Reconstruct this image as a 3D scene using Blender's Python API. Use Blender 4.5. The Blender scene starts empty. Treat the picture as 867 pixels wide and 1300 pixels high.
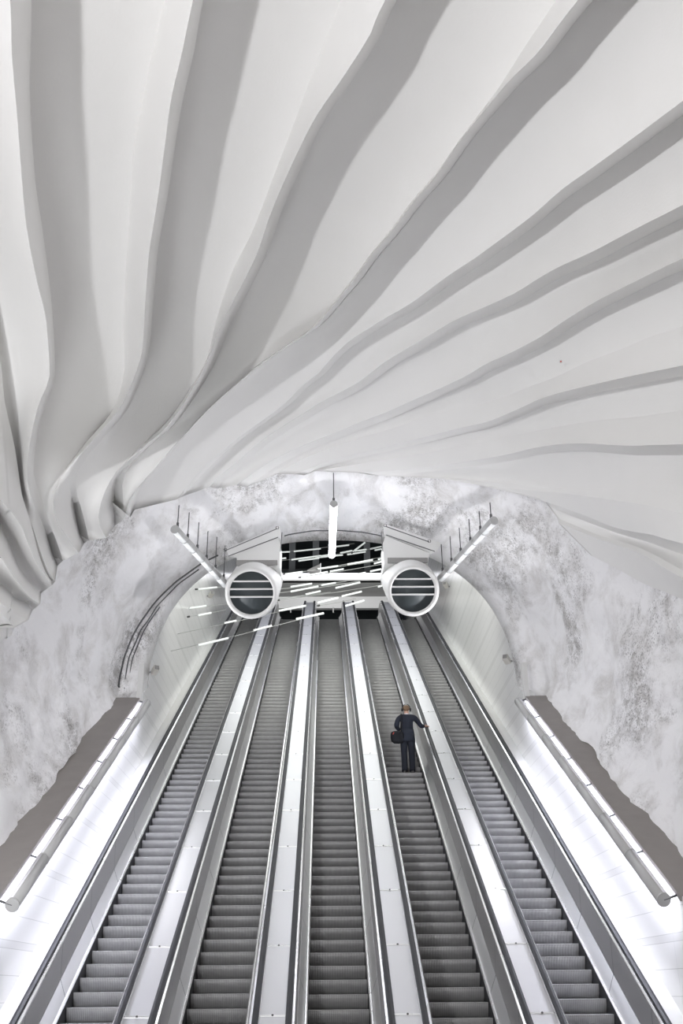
import bpy, bmesh, math, random
from mathutils import Vector, Matrix
random.seed(7)
D = bpy.data
C = bpy.context.scene.collection
PI = math.pi

# ------------------------------------------------------------------ camera
F = 1265.0
PITCH, YAW, ROLL = math.radians(25.7), math.radians(1.07), math.radians(0.55)
EYE = Vector((0, 0, 1.6))
FW = Vector((math.sin(YAW)*math.cos(PITCH), math.cos(YAW)*math.cos(PITCH), math.sin(PITCH)))
R0 = Vector((math.cos(YAW), -math.sin(YAW), 0))
U0 = R0.cross(FW)
RT = R0*math.cos(ROLL) - U0*math.sin(ROLL)
UP = U0*math.cos(ROLL) + R0*math.sin(ROLL)
cd = D.cameras.new('camera'); cam = D.objects.new('camera', cd); C.objects.link(cam)
cd.sensor_fit = 'VERTICAL'; cd.sensor_height = 36; cd.sensor_width = 24
cd.lens = F/1300*36; cd.clip_start = 0.1; cd.clip_end = 300
m = Matrix((RT, UP, -FW)).transposed().to_4x4(); m.translation = EYE
cam.matrix_world = m
bpy.context.scene.camera = cam

def ray(px, py):
    return (FW*F + RT*(px-433.5) - UP*(py-650)).normalized()
def at_y(px, py, Y):
    d = ray(px, py); return EYE + d*(Y/d.y)
def at_x(px, py, X):
    d = ray(px, py); return EYE + d*(X/d.x)

# ------------------------------------------------------------------ helpers
def tag(o, label=None, cat=None, group=None, kind=None):
    if label: o['label'] = label
    if cat: o['category'] = cat
    if group: o['group'] = group
    if kind: o['kind'] = kind
    return o
def empty(name, loc=(0,0,0), label=None, cat=None, group=None):
    o = D.objects.new(name, None); C.objects.link(o); o.location = loc
    o.empty_display_size = .1
    return tag(o, label, cat, group)
def obj(name, vs, fs, mat, parent=None, smooth=False, loc=None):
    me = D.meshes.new(name); me.from_pydata([tuple(v) for v in vs], [], fs)
    me.validate()
    bm = bmesh.new(); bm.from_mesh(me)
    bmesh.ops.recalc_face_normals(bm, faces=bm.faces); bm.to_mesh(me); bm.free()
    if smooth:
        me.polygons.foreach_set('use_smooth', [True]*len(me.polygons))
    me.materials.append(mat)
    o = D.objects.new(name, me); C.objects.link(o)
    if parent: o.parent = parent
    if loc is not None: o.location = loc
    return o
class MB:
    def __init__(s): s.v = []; s.f = []
    def add(s, vs, fs):
        n = len(s.v); s.v += [Vector(v) for v in vs]; s.f += [[i+n for i in f] for f in fs]; return s
    def box(s, c, size, rot=None):
        x, y, z = [a/2 for a in size]
        vs = [Vector((i*x, j*y, k*z)) for i in (-1,1) for j in (-1,1) for k in (-1,1)]
        if rot: vs = [rot @ v for v in vs]
        c = Vector(c)
        return s.add([v+c for v in vs], [(0,1,3,2),(4,6,7,5),(0,4,5,1),(2,3,7,6),(0,2,6,4),(1,5,7,3)])
    def tube(s, pts, r, n=10, caps=True):
        pts = [Vector(p) for p in pts]
        rs = r if isinstance(r, (list, tuple)) else [r]*len(pts)
        rings = []; ref = None
        for i, p in enumerate(pts):
            t = (pts[min(i+1, len(pts)-1)] - pts[max(i-1, 0)]).normalized()
            if ref is None:
                ref = Vector((0,0,1)) if abs(t.z) < .9 else Vector((1,0,0))
            a = t.cross(ref).normalized(); b = t.cross(a).normalized(); ref = -b if False else ref
            rings.append([p + a*(math.cos(2*PI*k/n)*rs[i]) + b*(math.sin(2*PI*k/n)*rs[i]) for k in range(n)])
        vs = [v for ring in rings for v in ring]
        fs = [(i*n+k, i*n+(k+1) % n, (i+1)*n+(k+1) % n, (i+1)*n+k) for i in range(len(pts)-1) for k in range(n)]
        if caps: fs += [tuple(range(n))[::-1], tuple((len(pts)-1)*n+k for k in range(n))]
        return s.add(vs, fs)
    def ellrings(s, rings, n=14, caps=True):
        """rings: (centre, rx vector, ry vector)"""
        vs = []
        for c, a, b in rings:
            c = Vector(c); a = Vector(a); b = Vector(b)
            vs += [c + a*math.cos(2*PI*k/n) + b*math.sin(2*PI*k/n) for k in range(n)]
        m_ = len(rings)
        fs = [(i*n+k, i*n+(k+1) % n, (i+1)*n+(k+1) % n, (i+1)*n+k) for i in range(m_-1) for k in range(n)]
        if caps: fs += [tuple(range(n))[::-1], tuple((m_-1)*n+k for k in range(n))]
        return s.add(vs, fs)
    def prism(s, poly, vec):
        n = len(poly); vec = Vector(vec)
        vs = [Vector(p) for p in poly] + [Vector(p)+vec for p in poly]
        return s.add(vs, [tuple(range(n))[::-1], tuple(range(n, 2*n))] + [(i, (i+1) % n, n+(i+1) % n, n+i) for i in range(n)])
    def build(s, name, mat, parent=None, smooth=False, loc=None):
        return obj(name, s.v, s.f, mat, parent, smooth, loc)

# ------------------------------------------------------------------ materials
def new_mat(name):
    m_ = D.materials.new(name); m_.use_nodes = True
    nt = m_.node_tree; b = nt.nodes['Principled BSDF']
    return m_, nt, b
def N(nt, t, **kw):
    n = nt.nodes.new(t)
    for k, v in kw.items(): setattr(n, k, v)
    return n
def plain(name, col, rough=.5, metal=0, emit=0, noise=0, nscale=6, bump=0, bscale=60, ecol=None):
    m_, nt, b = new_mat(name)
    b.inputs['Base Color'].default_value = (*col, 1)
    b.inputs['Roughness'].default_value = rough
    b.inputs['Metallic'].default_value = metal
    if emit:
        b.inputs['Emission Color'].default_value = (*(ecol or col), 1)
        b.inputs['Emission Strength'].default_value = emit
    if noise:
        g = N(nt, 'ShaderNodeNewGeometry')
        t = N(nt, 'ShaderNodeTexNoise'); t.inputs['Scale'].default_value = nscale; t.inputs['Detail'].default_value = 5
        nt.links.new(g.outputs['Position'], t.inputs['Vector'])
        mx = N(nt, 'ShaderNodeMix', data_type='RGBA')
        mx.inputs[6].default_value = (*[c*(1-noise) for c in col], 1)
        mx.inputs[7].default_value = (*[min(1, c*(1+noise)) for c in col], 1)
        nt.links.new(t.outputs['Fac'], mx.inputs[0]); nt.links.new(mx.outputs[2], b.inputs['Base Color'])
    if bump:
        g = N(nt, 'ShaderNodeNewGeometry')
        t = N(nt, 'ShaderNodeTexNoise'); t.inputs['Scale'].default_value = bscale; t.inputs['Detail'].default_value = 6
        nt.links.new(g.outputs['Position'], t.inputs['Vector'])
        bp = N(nt, 'ShaderNodeBump'); bp.inputs['Strength'].default_value = bump; bp.inputs['Distance'].default_value = .02
        nt.links.new(t.outputs['Fac'], bp.inputs['Height']); nt.links.new(bp.outputs['Normal'], b.inputs['Normal'])
    return m_

def steel(name, col, rough, scr=.12, joint=0.0):
    """brushed stainless: slow brightness drift of the sheet, fine streaks in the roughness, optional dark joints"""
    m_, nt, b = new_mat(name)
    b.inputs['Metallic'].default_value = 1
    g = N(nt, 'ShaderNodeNewGeometry')
    mp = N(nt, 'ShaderNodeMapping'); mp.inputs['Scale'].default_value = (3, .9, .9)
    nt.links.new(g.outputs['Position'], mp.inputs['Vector'])
    t = N(nt, 'ShaderNodeTexNoise'); t.inputs['Scale'].default_value = .5; t.inputs['Detail'].default_value = 1
    nt.links.new(mp.outputs[0], t.inputs['Vector'])
    mr = N(nt, 'ShaderNodeMapRange'); mr.inputs[1].default_value = .3; mr.inputs[2].default_value = .7
    mr.inputs[3].default_value = rough-scr; mr.inputs[4].default_value = rough+scr
    nt.links.new(t.outputs['Fac'], mr.inputs[0]); nt.links.new(mr.outputs[0], b.inputs['Roughness'])
    mx = N(nt, 'ShaderNodeMix', data_type='RGBA')
    mx.inputs[6].default_value = (*[c*.93 for c in col], 1); mx.inputs[7].default_value = (*col, 1)
    nt.links.new(t.outputs['Fac'], mx.inputs[0])
    out = mx.outputs[2]
    if joint:
        sp = N(nt, 'ShaderNodeSeparateXYZ'); nt.links.new(g.outputs['Position'], sp.inputs[0])
        a = N(nt, 'ShaderNodeMath', operation='MODULO'); a.inputs[1].default_value = joint
        nt.links.new(sp.outputs['Y'], a.inputs[0])
        c = N(nt, 'ShaderNodeMath', operation='LESS_THAN'); c.inputs[1].default_value = .012
        nt.links.new(a.outputs[0], c.inputs[0])
        m2 = N(nt, 'ShaderNodeMix', data_type='RGBA'); m2.inputs[7].default_value = (.12,.12,.13,1)
        nt.links.new(c.outputs[0], m2.inputs[0]); nt.links.new(out, m2.inputs[6]); out = m2.outputs[2]
    nt.links.new(out, b.inputs['Base Color'])
    return m_

M = {}
M['plaster'] = plain('fin_plaster', (.80,.795,.785), .75, noise=.02, nscale=1.5, bump=.12, bscale=25)
M['steel_panel'] = steel('steel_panel', (.88,.88,.88), .32, .02, joint=1.62)
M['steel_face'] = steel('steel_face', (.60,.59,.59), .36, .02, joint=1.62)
M['steel_deck'] = steel('steel_deck', (.74,.74,.765), .42, .03)
M['steel_trim'] = steel('steel_trim', (.92,.92,.92), .25, .05)
M['rubber'] = plain('handrail_rubber', (.010,.011,.016), .55)
M['dark_gap'] = plain('dark_gap', (.03,.032,.035), .6)
M['painted_white'] = plain('painted_white', (.66,.66,.65), .4)
M['painted_grey'] = plain('painted_grey', (.24,.235,.23), .45)
M['lamp_grey'] = plain('lamp_grey', (.44,.44,.44), .45)
M['wire'] = plain('wire', (.10,.10,.105), .5, .4)
M['pale_wire'] = plain('pale_wire', (.45,.46,.45), .4, .6)
M['screw'] = plain('screw', (.08,.08,.08), .4, .6)
M['ledge'] = plain('ledge_concrete', (.27,.25,.24), .85, noise=.12, nscale=3, bump=.2)
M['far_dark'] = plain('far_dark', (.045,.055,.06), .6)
M['shaft_roof'] = plain('shaft_roof', (.30,.30,.30), .7)
M['beam_dark'] = plain('beam_dark', (.20,.21,.22), .6)
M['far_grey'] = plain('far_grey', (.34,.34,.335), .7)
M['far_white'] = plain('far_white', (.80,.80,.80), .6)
M['floor'] = plain('floor_stone', (.16,.155,.15), .35, noise=.1, nscale=8)
M['landing'] = plain('landing_plate', (.30,.30,.29), .4, .6)
M['tube_bright'] = plain('tube_bright', (1,1,1), .4, emit=14, ecol=(.93,.95,1))
M['tube_lens'] = plain('tube_lens', (.85,.87,.88), .25, emit=.18, ecol=(.95,.98,1))
M['wall_lens'] = plain('wall_lens', (.95,.95,1), .3, emit=25.0, ecol=(.86,.875,1))
M['glow_rod'] = plain('glow_rod', (.6,.62,.61), .3, emit=.35, ecol=(.93,1,.97))
M['reflector'] = plain('reflector', (.72,.72,.76), .25, emit=.08, ecol=(.92,.93,1))
M['strip_glow'] = plain('strip_glow', (1,1,1), .3, emit=1.6, ecol=(.93,.92,1))
M['suit'] = plain('suit_cloth', (.012,.016,.028), .85)
M['trouser'] = plain('trouser_cloth', (.016,.02,.032), .85)
M['skin'] = plain('skin', (.58,.36,.27), .5)
M['hair'] = plain('hair', (.17,.105,.06), .7, noise=.3, nscale=60)
M['shoe'] = plain('shoe_leather', (.012,.012,.014), .3)
M['shirt'] = plain('shirt', (.75,.76,.8), .7)
M['bag'] = plain('bag_cloth', (.006,.007,.011), .85)
M['red'] = plain('red_tag', (.5,.06,.04), .5)
M['brown_coat'] = plain('brown_coat', (.30,.14,.06), .8)
M['cctv'] = plain('camera_shell', (.62,.60,.56), .4)

# rock: white-washed sprayed concrete with grey streaks and pits
def rock_mat():
    m_, nt, b = new_mat('whitewashed_rock')
    b.inputs['Roughness'].default_value = .8
    g = N(nt, 'ShaderNodeNewGeometry')
    tc = g.outputs['Position']
    def noise(scale, detail, mscale=(1,1,1), dist=0):
        mp = N(nt, 'ShaderNodeMapping'); mp.inputs['Scale'].default_value = mscale
        nt.links.new(tc, mp.inputs['Vector'])
        t = N(nt, 'ShaderNodeTexNoise'); t.inputs['Scale'].default_value = scale
        t.inputs['Detail'].default_value = detail; t.inputs['Roughness'].default_value = .65
        t.inputs['Distortion'].default_value = dist
        nt.links.new(mp.outputs[0], t.inputs['Vector']); return t.outputs['Fac']
    def ramp(src, a, c):
        r = N(nt, 'ShaderNodeMapRange'); r.inputs[1].default_value = a; r.inputs[2].default_value = c
        nt.links.new(src, r.inputs[0]); return r.outputs[0]
    def mul(a, c):
        k = N(nt, 'ShaderNodeMath', operation='MULTIPLY'); nt.links.new(a, k.inputs[0])
        if isinstance(c, (int, float)): k.inputs[1].default_value = c
        else: nt.links.new(c, k.inputs[1])
        return k.outputs[0]
    big = ramp(noise(.55, 4, (1,.7,.8), .3), .50, .64)
    streak = ramp(noise(2.0, 10, (1,.40,.55), .5), .47, .70)
    fine = ramp(noise(9, 6, (1,.35,.6), .2), .42, .62)
    pits = ramp(noise(26, 5, (1,1,1)), .54, .60)
    def mix(col_in, fac, c2):
        x = N(nt, 'ShaderNodeMix', data_type='RGBA'); x.inputs[7].default_value = (*c2, 1)
        nt.links.new(fac, x.inputs[0])
        if isinstance(col_in, tuple): x.inputs[6].default_value = (*col_in, 1)
        else: nt.links.new(col_in, x.inputs[6])
        return x.outputs[2]
    c = mix((.87,.865,.88), mul(streak, .66), (.50,.48,.46))
    c = mix(c, mul(mul(big, fine), .75), (.30,.285,.27))
    c = mix(c, mul(mul(big, pits), .75), (.13,.125,.12))
    c = mix(c, mul(mul(streak, pits), .22), (.2,.19,.18))
    nt.links.new(c, b.inputs['Base Color'])
    bp = N(nt, 'ShaderNodeBump'); bp.inputs['Strength'].default_value = .55; bp.inputs['Distance'].default_value = .05
    nt.links.new(noise(5, 9), bp.inputs['Height']); nt.links.new(bp.outputs['Normal'], b.inputs['Normal'])
    return m_
M['rock'] = rock_mat()

# white wall panels: thin horizontal seams and staggered narrow bands
def panel_mat():
    m_, nt, b = new_mat('wall_panels')
    b.inputs['Roughness'].default_value = .22
    g = N(nt, 'ShaderNodeNewGeometry'); sp = N(nt, 'ShaderNodeSeparateXYZ'); nt.links.new(g.outputs['Position'], sp.inputs[0])
    def band(src, period, a, c):
        k = N(nt, 'ShaderNodeMath', operation='MODULO'); k.inputs[1].default_value = period; nt.links.new(src, k.inputs[0])
        g1 = N(nt, 'ShaderNodeMath', operation='GREATER_THAN'); g1.inputs[1].default_value = a; nt.links.new(k.outputs[0], g1.inputs[0])
        g2 = N(nt, 'ShaderNodeMath', operation='LESS_THAN'); g2.inputs[1].default_value = c; nt.links.new(k.outputs[0], g2.inputs[0])
        x = N(nt, 'ShaderNodeMath', operation='MULTIPLY'); nt.links.new(g1.outputs[0], x.inputs[0]); nt.links.new(g2.outputs[0], x.inputs[1])
        return x.outputs[0]
    def mx(a, c, f):
        s = N(nt, 'ShaderNodeMath', operation='MULTIPLY'); s.inputs[1].default_value = f; nt.links.new(c, s.inputs[0])
        x = N(nt, 'ShaderNodeMath', operation='MAXIMUM'); nt.links.new(s.outputs[0], x.inputs[1])
        if a is None: x.inputs[0].default_value = 0
        else: nt.links.new(a, x.inputs[0])
        return x.outputs[0]
    Z = sp.outputs['Z']
    f = mx(None, band(Z, 1.08, 0, .10), .22)
    for q in (0, .10, .42, .75): f = mx(f, band(Z, 1.08, q, q+.008), .8)
    f = mx(f, band(sp.outputs['Y'], 2.4, 0, .008), .5)
    x = N(nt, 'ShaderNodeMix', data_type='RGBA')
    x.inputs[6].default_value = (.80,.80,.80,1); x.inputs[7].default_value = (.50,.50,.50,1)
    nt.links.new(f, x.inputs[0]); nt.links.new(x.outputs[2], b.inputs['Base Color'])
    return m_
M['panels'] = panel_mat()

# ribbed step metal: fine grooves across the width
def step_mat():
    m_, nt, b = new_mat('step_ribs')
    b.inputs['Metallic'].default_value = .6; b.inputs['Roughness'].default_value = .42
    tc = N(nt, 'ShaderNodeTexCoord'); sp = N(nt, 'ShaderNodeSeparateXYZ'); nt.links.new(tc.outputs['Object'], sp.inputs[0])
    w = N(nt, 'ShaderNodeMath', operation='SINE')
    k = N(nt, 'ShaderNodeMath', operation='MULTIPLY'); k.inputs[1].default_value = 2*PI/.018
    nt.links.new(sp.outputs['X'], k.inputs[0]); nt.links.new(k.outputs[0], w.inputs[0])
    bp = N(nt, 'ShaderNodeBump'); bp.inputs['Strength'].default_value = .35; bp.inputs['Distance'].default_value = .006
    nt.links.new(w.outputs[0], bp.inputs['Height']); nt.links.new(bp.outputs['Normal'], b.inputs['Normal'])
    t = N(nt, 'ShaderNodeTexNoise'); t.inputs['Scale'].default_value = 9; t.inputs['Detail'].default_value = 5
    g = N(nt, 'ShaderNodeNewGeometry'); nt.links.new(g.outputs['Position'], t.inputs['Vector'])
    x = N(nt, 'ShaderNodeMix', data_type='RGBA')
    x.inputs[6].default_value = (.31,.31,.315,1); x.inputs[7].default_value = (.42,.42,.42,1)
    nt.links.new(t.outputs['Fac'], x.inputs[0]); nt.links.new(x.outputs[2], b.inputs['Base Color'])
    return m_
M['step'] = step_mat()

# ------------------------------------------------------------------ incline
T30 = math.tan(PI/6); C30 = math.cos(PI/6); S30 = .5
HP = 8.24                      # eye above the step plane, square to it
def inc(X, s, H):              # point s along the slope, H below the eye's sloped plane
    return Vector((X, C30*s + S30*H, 1.6 + S30*s - C30*H))
ZOFF = 1.6 - HP/C30            # step line: Z = T30*Y + ZOFF
Y_BOT = -ZOFF/T30; Z_TOP = 17.1; Y_TOP = (Z_TOP-ZOFF)/T30
def arc_path(R, y0, y1, n=9):
    """(Y, Z, angle) of the step line: flat, bend, slope, bend, flat"""
    tl = R*math.tan(PI/12); pts = [(y0, 0, 0)]
    cy, cz = Y_BOT - tl, R
    for k in range(n+1):
        a = PI/6*k/n; pts.append((cy + R*math.sin(a), cz - R*math.cos(a), a))
    ty, tz = Y_TOP + tl, Z_TOP - R
    for k in range(n+1):
        a = PI/6*(1-k/n); pts.append((ty - R*math.sin(a), tz + R*math.cos(a), a))
    pts.append((y1, Z_TOP, 0)); return pts
PATH = arc_path(3.0, 11.6, 46.2)
def path_at(L):                 # by arc length from the path's start
    acc = 0
    for (a, b) in zip(PATH[:-1], PATH[1:]):
        d = math.hypot(b[0]-a[0], b[1]-a[1])
        if acc + d >= L:
            t = (L-acc)/d; return a[0]+(b[0]-a[0])*t, a[1]+(b[1]-a[1])*t, a[2]+(b[2]-a[2])*t
        acc += d
    return PATH[-1]
def sweep(mb, sec, path=PATH, closed=True):
    n = len(sec); vs = []
    for (y, z, a) in path:
        for (x, h) in sec: vs.append(Vector((x, y - math.sin(a)*h, z + math.cos(a)*h)))
    fs = []
    m_ = n if closed else n-1
    for i in range(len(path)-1):
        for k in range(m_): fs.append((i*n+k, i*n+(k+1) % n, (i+1)*n+(k+1) % n, (i+1)*n+k))
    if closed: fs += [tuple(range(n))[::-1], tuple((len(path)-1)*n+k for k in range(n))]
    return mb.add(vs, fs)

EX = [-3.31, -1.56, .19, 1.94, 3.69]
HW = .446
# step mesh: lip at local origin, riser curving down and back under it
def step_mesh():
    prof = [(0,0)]
    for k in range(1, 9):
        a = k/8; prof.append((.002 + .095*a**2.2, -.205*a))
    back = .415
    poly = prof + [(.14, -.205), (back, -.03), (back, -.004)]
    poly[0] = (0, -.006); poly.insert(0, (.006, 0)); poly.append((back, 0))
    w = HW-.006
    vs = [Vector((-w, y, z)) for y, z in poly] + [Vector((w, y, z)) for y, z in poly]
    n = len(poly)
    fs = [tuple(range(n)), tuple(range(n, 2*n))[::-1]] + [(i, (i+1) % n, n+(i+1) % n, n+i) for i in range(n)]
    return vs, fs
sv, sf = step_mesh()
step0 = None
elabels = ['escalator against the left wall, leftmost of the five',
           'second escalator from the left, between the leftmost and the middle one',
           'middle escalator of the five, empty and running straight up the centre',
           'escalator the man in the dark suit rides, second from the right',
           'escalator against the right wall, rightmost of the five']
phase = [.12, .05, .0, .16, .22]
# lip of the middle escalator that the photo shows at y=1281: s = 13.80
lip_y = C30*13.80 + S30*HP
BASE_L = 0
_acc = 0
for (a, b) in zip(PATH[:-1], PATH[1:]):
    if b[0] >= lip_y and a[0] < lip_y:
        BASE_L = _acc + math.hypot(b[0]-a[0], b[1]-a[1])*(lip_y-a[0])/(b[0]-a[0])
    _acc += math.hypot(b[0]-a[0], b[1]-a[1])
PLEN = _acc
for ei, ex in enumerate(EX):
    E = empty('escalator', (ex, Y_BOT, 0), elabels[ei], 'escalator', 'escalators climbing the shaft')
    def rel(mb, name, mat, smooth=False, parent=None):
        off = Vector((ex, Y_BOT, 0))
        mb.v = [v - off for v in mb.v]
        return mb.build(name, mat, parent or E, smooth)
    L = (BASE_L + phase[ei]) % .4 + 1.2
    while L < PLEN - 2.35:
        y, z, a = path_at(L)
        if step0 is None:
            s = step0 = obj('step', sv, sf, M['step'], E)
        else:
            s = step0.copy(); C.objects.link(s); s.parent = E
        s.location = (0, y - Y_BOT, z)
        L += .4
    yc, zc, _ = path_at(PLEN - 2.2)
    cb = MB().box((ex, (yc+46.3)/2, Z_TOP-.03), (2*HW+.02, 46.3-yc, .09))
    for k in range(12): cb.box((ex-HW+.06+k*.07, yc-.02, Z_TOP+.012), (.02, .12, .02))
    rel(cb, 'comb_plate', M['landing'])
    cb = MB().box((ex, 12.1, -.02), (2*HW+.02, 1.3, .08))
    rel(cb, 'comb_plate', M['landing'])
    # truss under the steps so nothing shows through
    mb = MB(); sweep(mb, [(ex-HW-.03, -.32), (ex+HW+.03, -.32), (ex+HW+.03, -.26), (ex-HW-.03, -.26)]); rel(mb, 'pan', M['dark_gap'])
    PB = [(y, z, a) for (y, z, a) in PATH]; PB[0] = (12.0, 0, 0); PB[-1] = (44.75, Z_TOP, 0)
    for sd in (-1, 1):
        X = lambda d: ex + sd*(HW+d)
        mb = MB(); sweep(mb, [(X(.002), -.28), (X(.002), .075), (X(.022), .075), (X(.022), -.28)], PB); rel(mb, 'skirt', M['dark_gap'])
        mb = MB(); sweep(mb, [(X(.0), .07), (X(-.004), .09), (X(.012), .115), (X(.034), .115), (X(.034), .07)], PB); rel(mb, 'skirt_trim', M['steel_trim'])
        mb = MB(); sweep(mb, [(X(.034), .10), (X(.128), .305), (X(.16), .305), (X(.16), .10)], PB); rel(mb, 'lower_panel', M['steel_panel'])
        mb = MB(); sweep(mb, [(X(.137), .295), (X(.137), .318), (X(.16), .318), (X(.16), .295)], PB); rel(mb, 'joint_strip', M['dark_gap'])
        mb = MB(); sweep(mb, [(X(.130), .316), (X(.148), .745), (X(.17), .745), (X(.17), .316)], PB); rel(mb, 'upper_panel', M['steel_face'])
        mb = MB(); sweep(mb, [(X(.142), .745), (X(.142), .775), (X(.165), .795), (X(.255), .795), (X(.272), .745)], PB); rel(mb, 'handrail_guide', M['steel_trim'])
        # handrail: belt running round the newels at both ends
        rail = [(y, z, a) for (y, z, a) in PB]
        sec = [(X(.178), .797), (X(.172), .815), (X(.180), .838), (X(.215), .845), (X(.250), .838), (X(.258), .815), (X(.252), .797)]
        mb = MB(); sweep(mb, sec, rail)
        for (yy, zz, sg) in ((12.0, 0, -1), (44.75, Z_TOP, 1)):
            pts = [Vector((X(.215), yy + sg*math.sin(t)*.27, zz + .55 + math.cos(t)*.27)) for t in [PI*k/8 for k in range(9)]]
            mb.tube(pts, .036, 8)
        rel(mb, 'handrail', M['rubber'])
        nb = MB()
        for (yy, zz, sg) in ((12.0, 0, -1), (44.75, Z_TOP, 1)):
            poly = [Vector((X(.15), yy - sg*.3, zz+.02)), Vector((X(.15), yy, zz+.02)), Vector((X(.15), yy, zz+.29))]
            poly += [Vector((X(.15), yy + sg*math.sin(t)*.24, zz + .55 - math.cos(t)*.24)) for t in [PI*k/8 for k in range(9)]]
            poly += [Vector((X(.15), yy - sg*.3, zz+.79))]
            nb.prism(poly, (sd*.1, 0, 0))
        rel(nb, 'newel', M['steel_face'])

# stainless decks between neighbouring escalators
screw0 = None
dl = ['steel deck between the leftmost and second escalators', 'steel deck between the second and middle escalators',
      'steel deck between the middle escalator and the one the man rides', 'steel deck right of the riding man, next to the rightmost escalator']
PD = [(y, z, a) for (y, z, a) in PATH]; PD[0] = (12.15, 0, 0); PD[-1] = (44.6, Z_TOP, 0)
DK = []
for i in range(4):
    xa, xb = EX[i]+HW+.255, EX[i+1]-HW-.255
    xm = (xa+xb)/2
    Dk = empty('balustrade_deck', (xm, Y_BOT, 0), dl[i], 'deck panel', 'steel decks between the escalators')
    off = Vector((xm, Y_BOT, 0))
    mb = MB(); sweep(mb, [(xa, .60), (xa, .765), (xa+.012, .775), (xb-.012, .775), (xb, .765), (xb, .60)], PD)
    mb.v = [v-off for v in mb.v]; mb.build('deck_sheet', M['steel_deck'], Dk)
    mb = MB(); mb.box((xm-off.x, 6.5-.0, 0), (0,0,0)) if False else None
    # core under the deck
    mb = MB(); sweep(mb, [(EX[i]+HW+.18, -.3), (EX[i]+HW+.18, .60), (EX[i+1]-HW-.18, .60), (EX[i+1]-HW-.18, -.3)], PD)
    mb.v = [v-off for v in mb.v]; mb.build('core_panel', M['dark_gap'], Dk)
    s = 12.88 - .62*0 - .5 - 1.78*6
    while s < 46:
        p = inc(xm, s, HP-.775)
        if p.y > 13.5 and p.y < 43.0:
            rot = Matrix.Rotation(PI/6, 3, 'X')
            mb = MB().box(p-off, (xb-xa-.01, .035, .008), rot); mb.build('seam_strip', M['steel_trim'], Dk)
            q = inc(xm, s-.005, HP-.786) - off
            if screw0 is None:
                g = MB().ellrings([(Vector((0,0,0)), (.016,0,0), (0,.016,0)), (Vector((0,0,.008)), (.013,0,0), (0,.013,0))], 10)
                sc = screw0 = g.build('screw', M['screw'], Dk)
                sc.rotation_euler = (PI/6, 0, 0)
            else:
                sc = screw0.copy(); C.objects.link(sc); sc.parent = Dk
            sc.location = q
        s += 1.78

# ------------------------------------------------------------------ setting: side walls, trims, ledges, floor
XL, XR = -4.27, 4.65
HWT = 5.97                                  # wall top, below the eye's sloped plane
S0, S1 = 12.5, 22.9
Y_ARCH, Y_IN = 22.7, 23.55
for side, X, sg in (('left', XL, -1), ('right', XR, 1)):
    t0, t1 = inc(X, S0, HWT), inc(X, 22.85, HWT)
    poly = [Vector((X, t0.y, -.02)), Vector((X, t0.y, t0.z)), Vector((X, t1.y, t1.z)), Vector((X, Y_IN+.03, t1.z+.4)), Vector((X, Y_IN+.06, 12.5)),
            Vector((X, Y_IN+3, 15.0)), Vector((X, 44, 26.5)), Vector((X, 56, 26.5)), Vector((X, 56, 12)), Vector((X, 46, 12)), Vector((X, 20, -.02))]
    mb = MB().prism(poly, (sg*.24, 0, 0))
    o = mb.build('wall_'+side, M['panels']); tag(o, kind='structure')
    # sloping shelf from the wall top out to the rock
    ps = [inc(X-sg*.02, S0, HWT+.0), inc(X+sg*1.2, S0, HWT), inc(X+sg*1.2, 22.6, HWT), inc(X-sg*.02, 22.6, HWT)]
    mb = MB().prism(ps, inc(0,0,.1)-inc(0,0,0)) if False else MB().prism([p + Vector((0,0,.004)) for p in ps], Vector((0, .03, -.06)))
    o = mb.build('trim_1' if sg < 0 else 'trim_2', M['ledge']); tag(o, kind='structure')
# outer white aprons between the outer handrails and the walls
for nm, xa, xb in (('trim_3', XL-.01, EX[0]-HW-.265), ('trim_4', EX[4]+HW+.265, XR+.01)):
    mb = MB(); sweep(mb, [(xa, -.3), (xa, .74), (xb, .74), (xb, -.3)], PD)
    o = mb.build(nm, M['painted_white']); tag(o, kind='structure')
fl = MB().box((0, 2, -.1), (30, 34, .2)).build('floor', M['floor']); tag(fl, kind='structure')
up = MB().box((.19, 50.9, Z_TOP-.16), (9.2, 12.6, .3)); up = up.build('landing_floor', M['landing']); up.name = 'floor_upper'; tag(up, kind='structure')

# end posts of the arch beside the wall tops
for nm, X, px, py0, py1 in (('trim_5', XL, 183, 862, 892), ('trim_6', XR, 665, 845, 884)):
    a = at_x(px, py1, X); b = at_x(px, py0, X)
    mb = MB().box((X + (.0 if X < 0 else .02), 22.60, 8.05), (.12, .16, .95))
    tag(mb.build(nm, M['painted_white']), kind='structure')

# ------------------------------------------------------------------ the vault
def lerp_tab(y, tab):
    if y <= tab[0][0]: return tab[0][1:]
    for a, b in zip(tab[:-1], tab[1:]):
        if y <= b[0]:
            t = (y-a[0])/(b[0]-a[0]); t = t*t*(3-2*t)*.35 + t*.65
            return [u+(v-u)*t for u, v in zip(a[1:], b[1:])]
    return tab[-1][1:]
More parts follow.
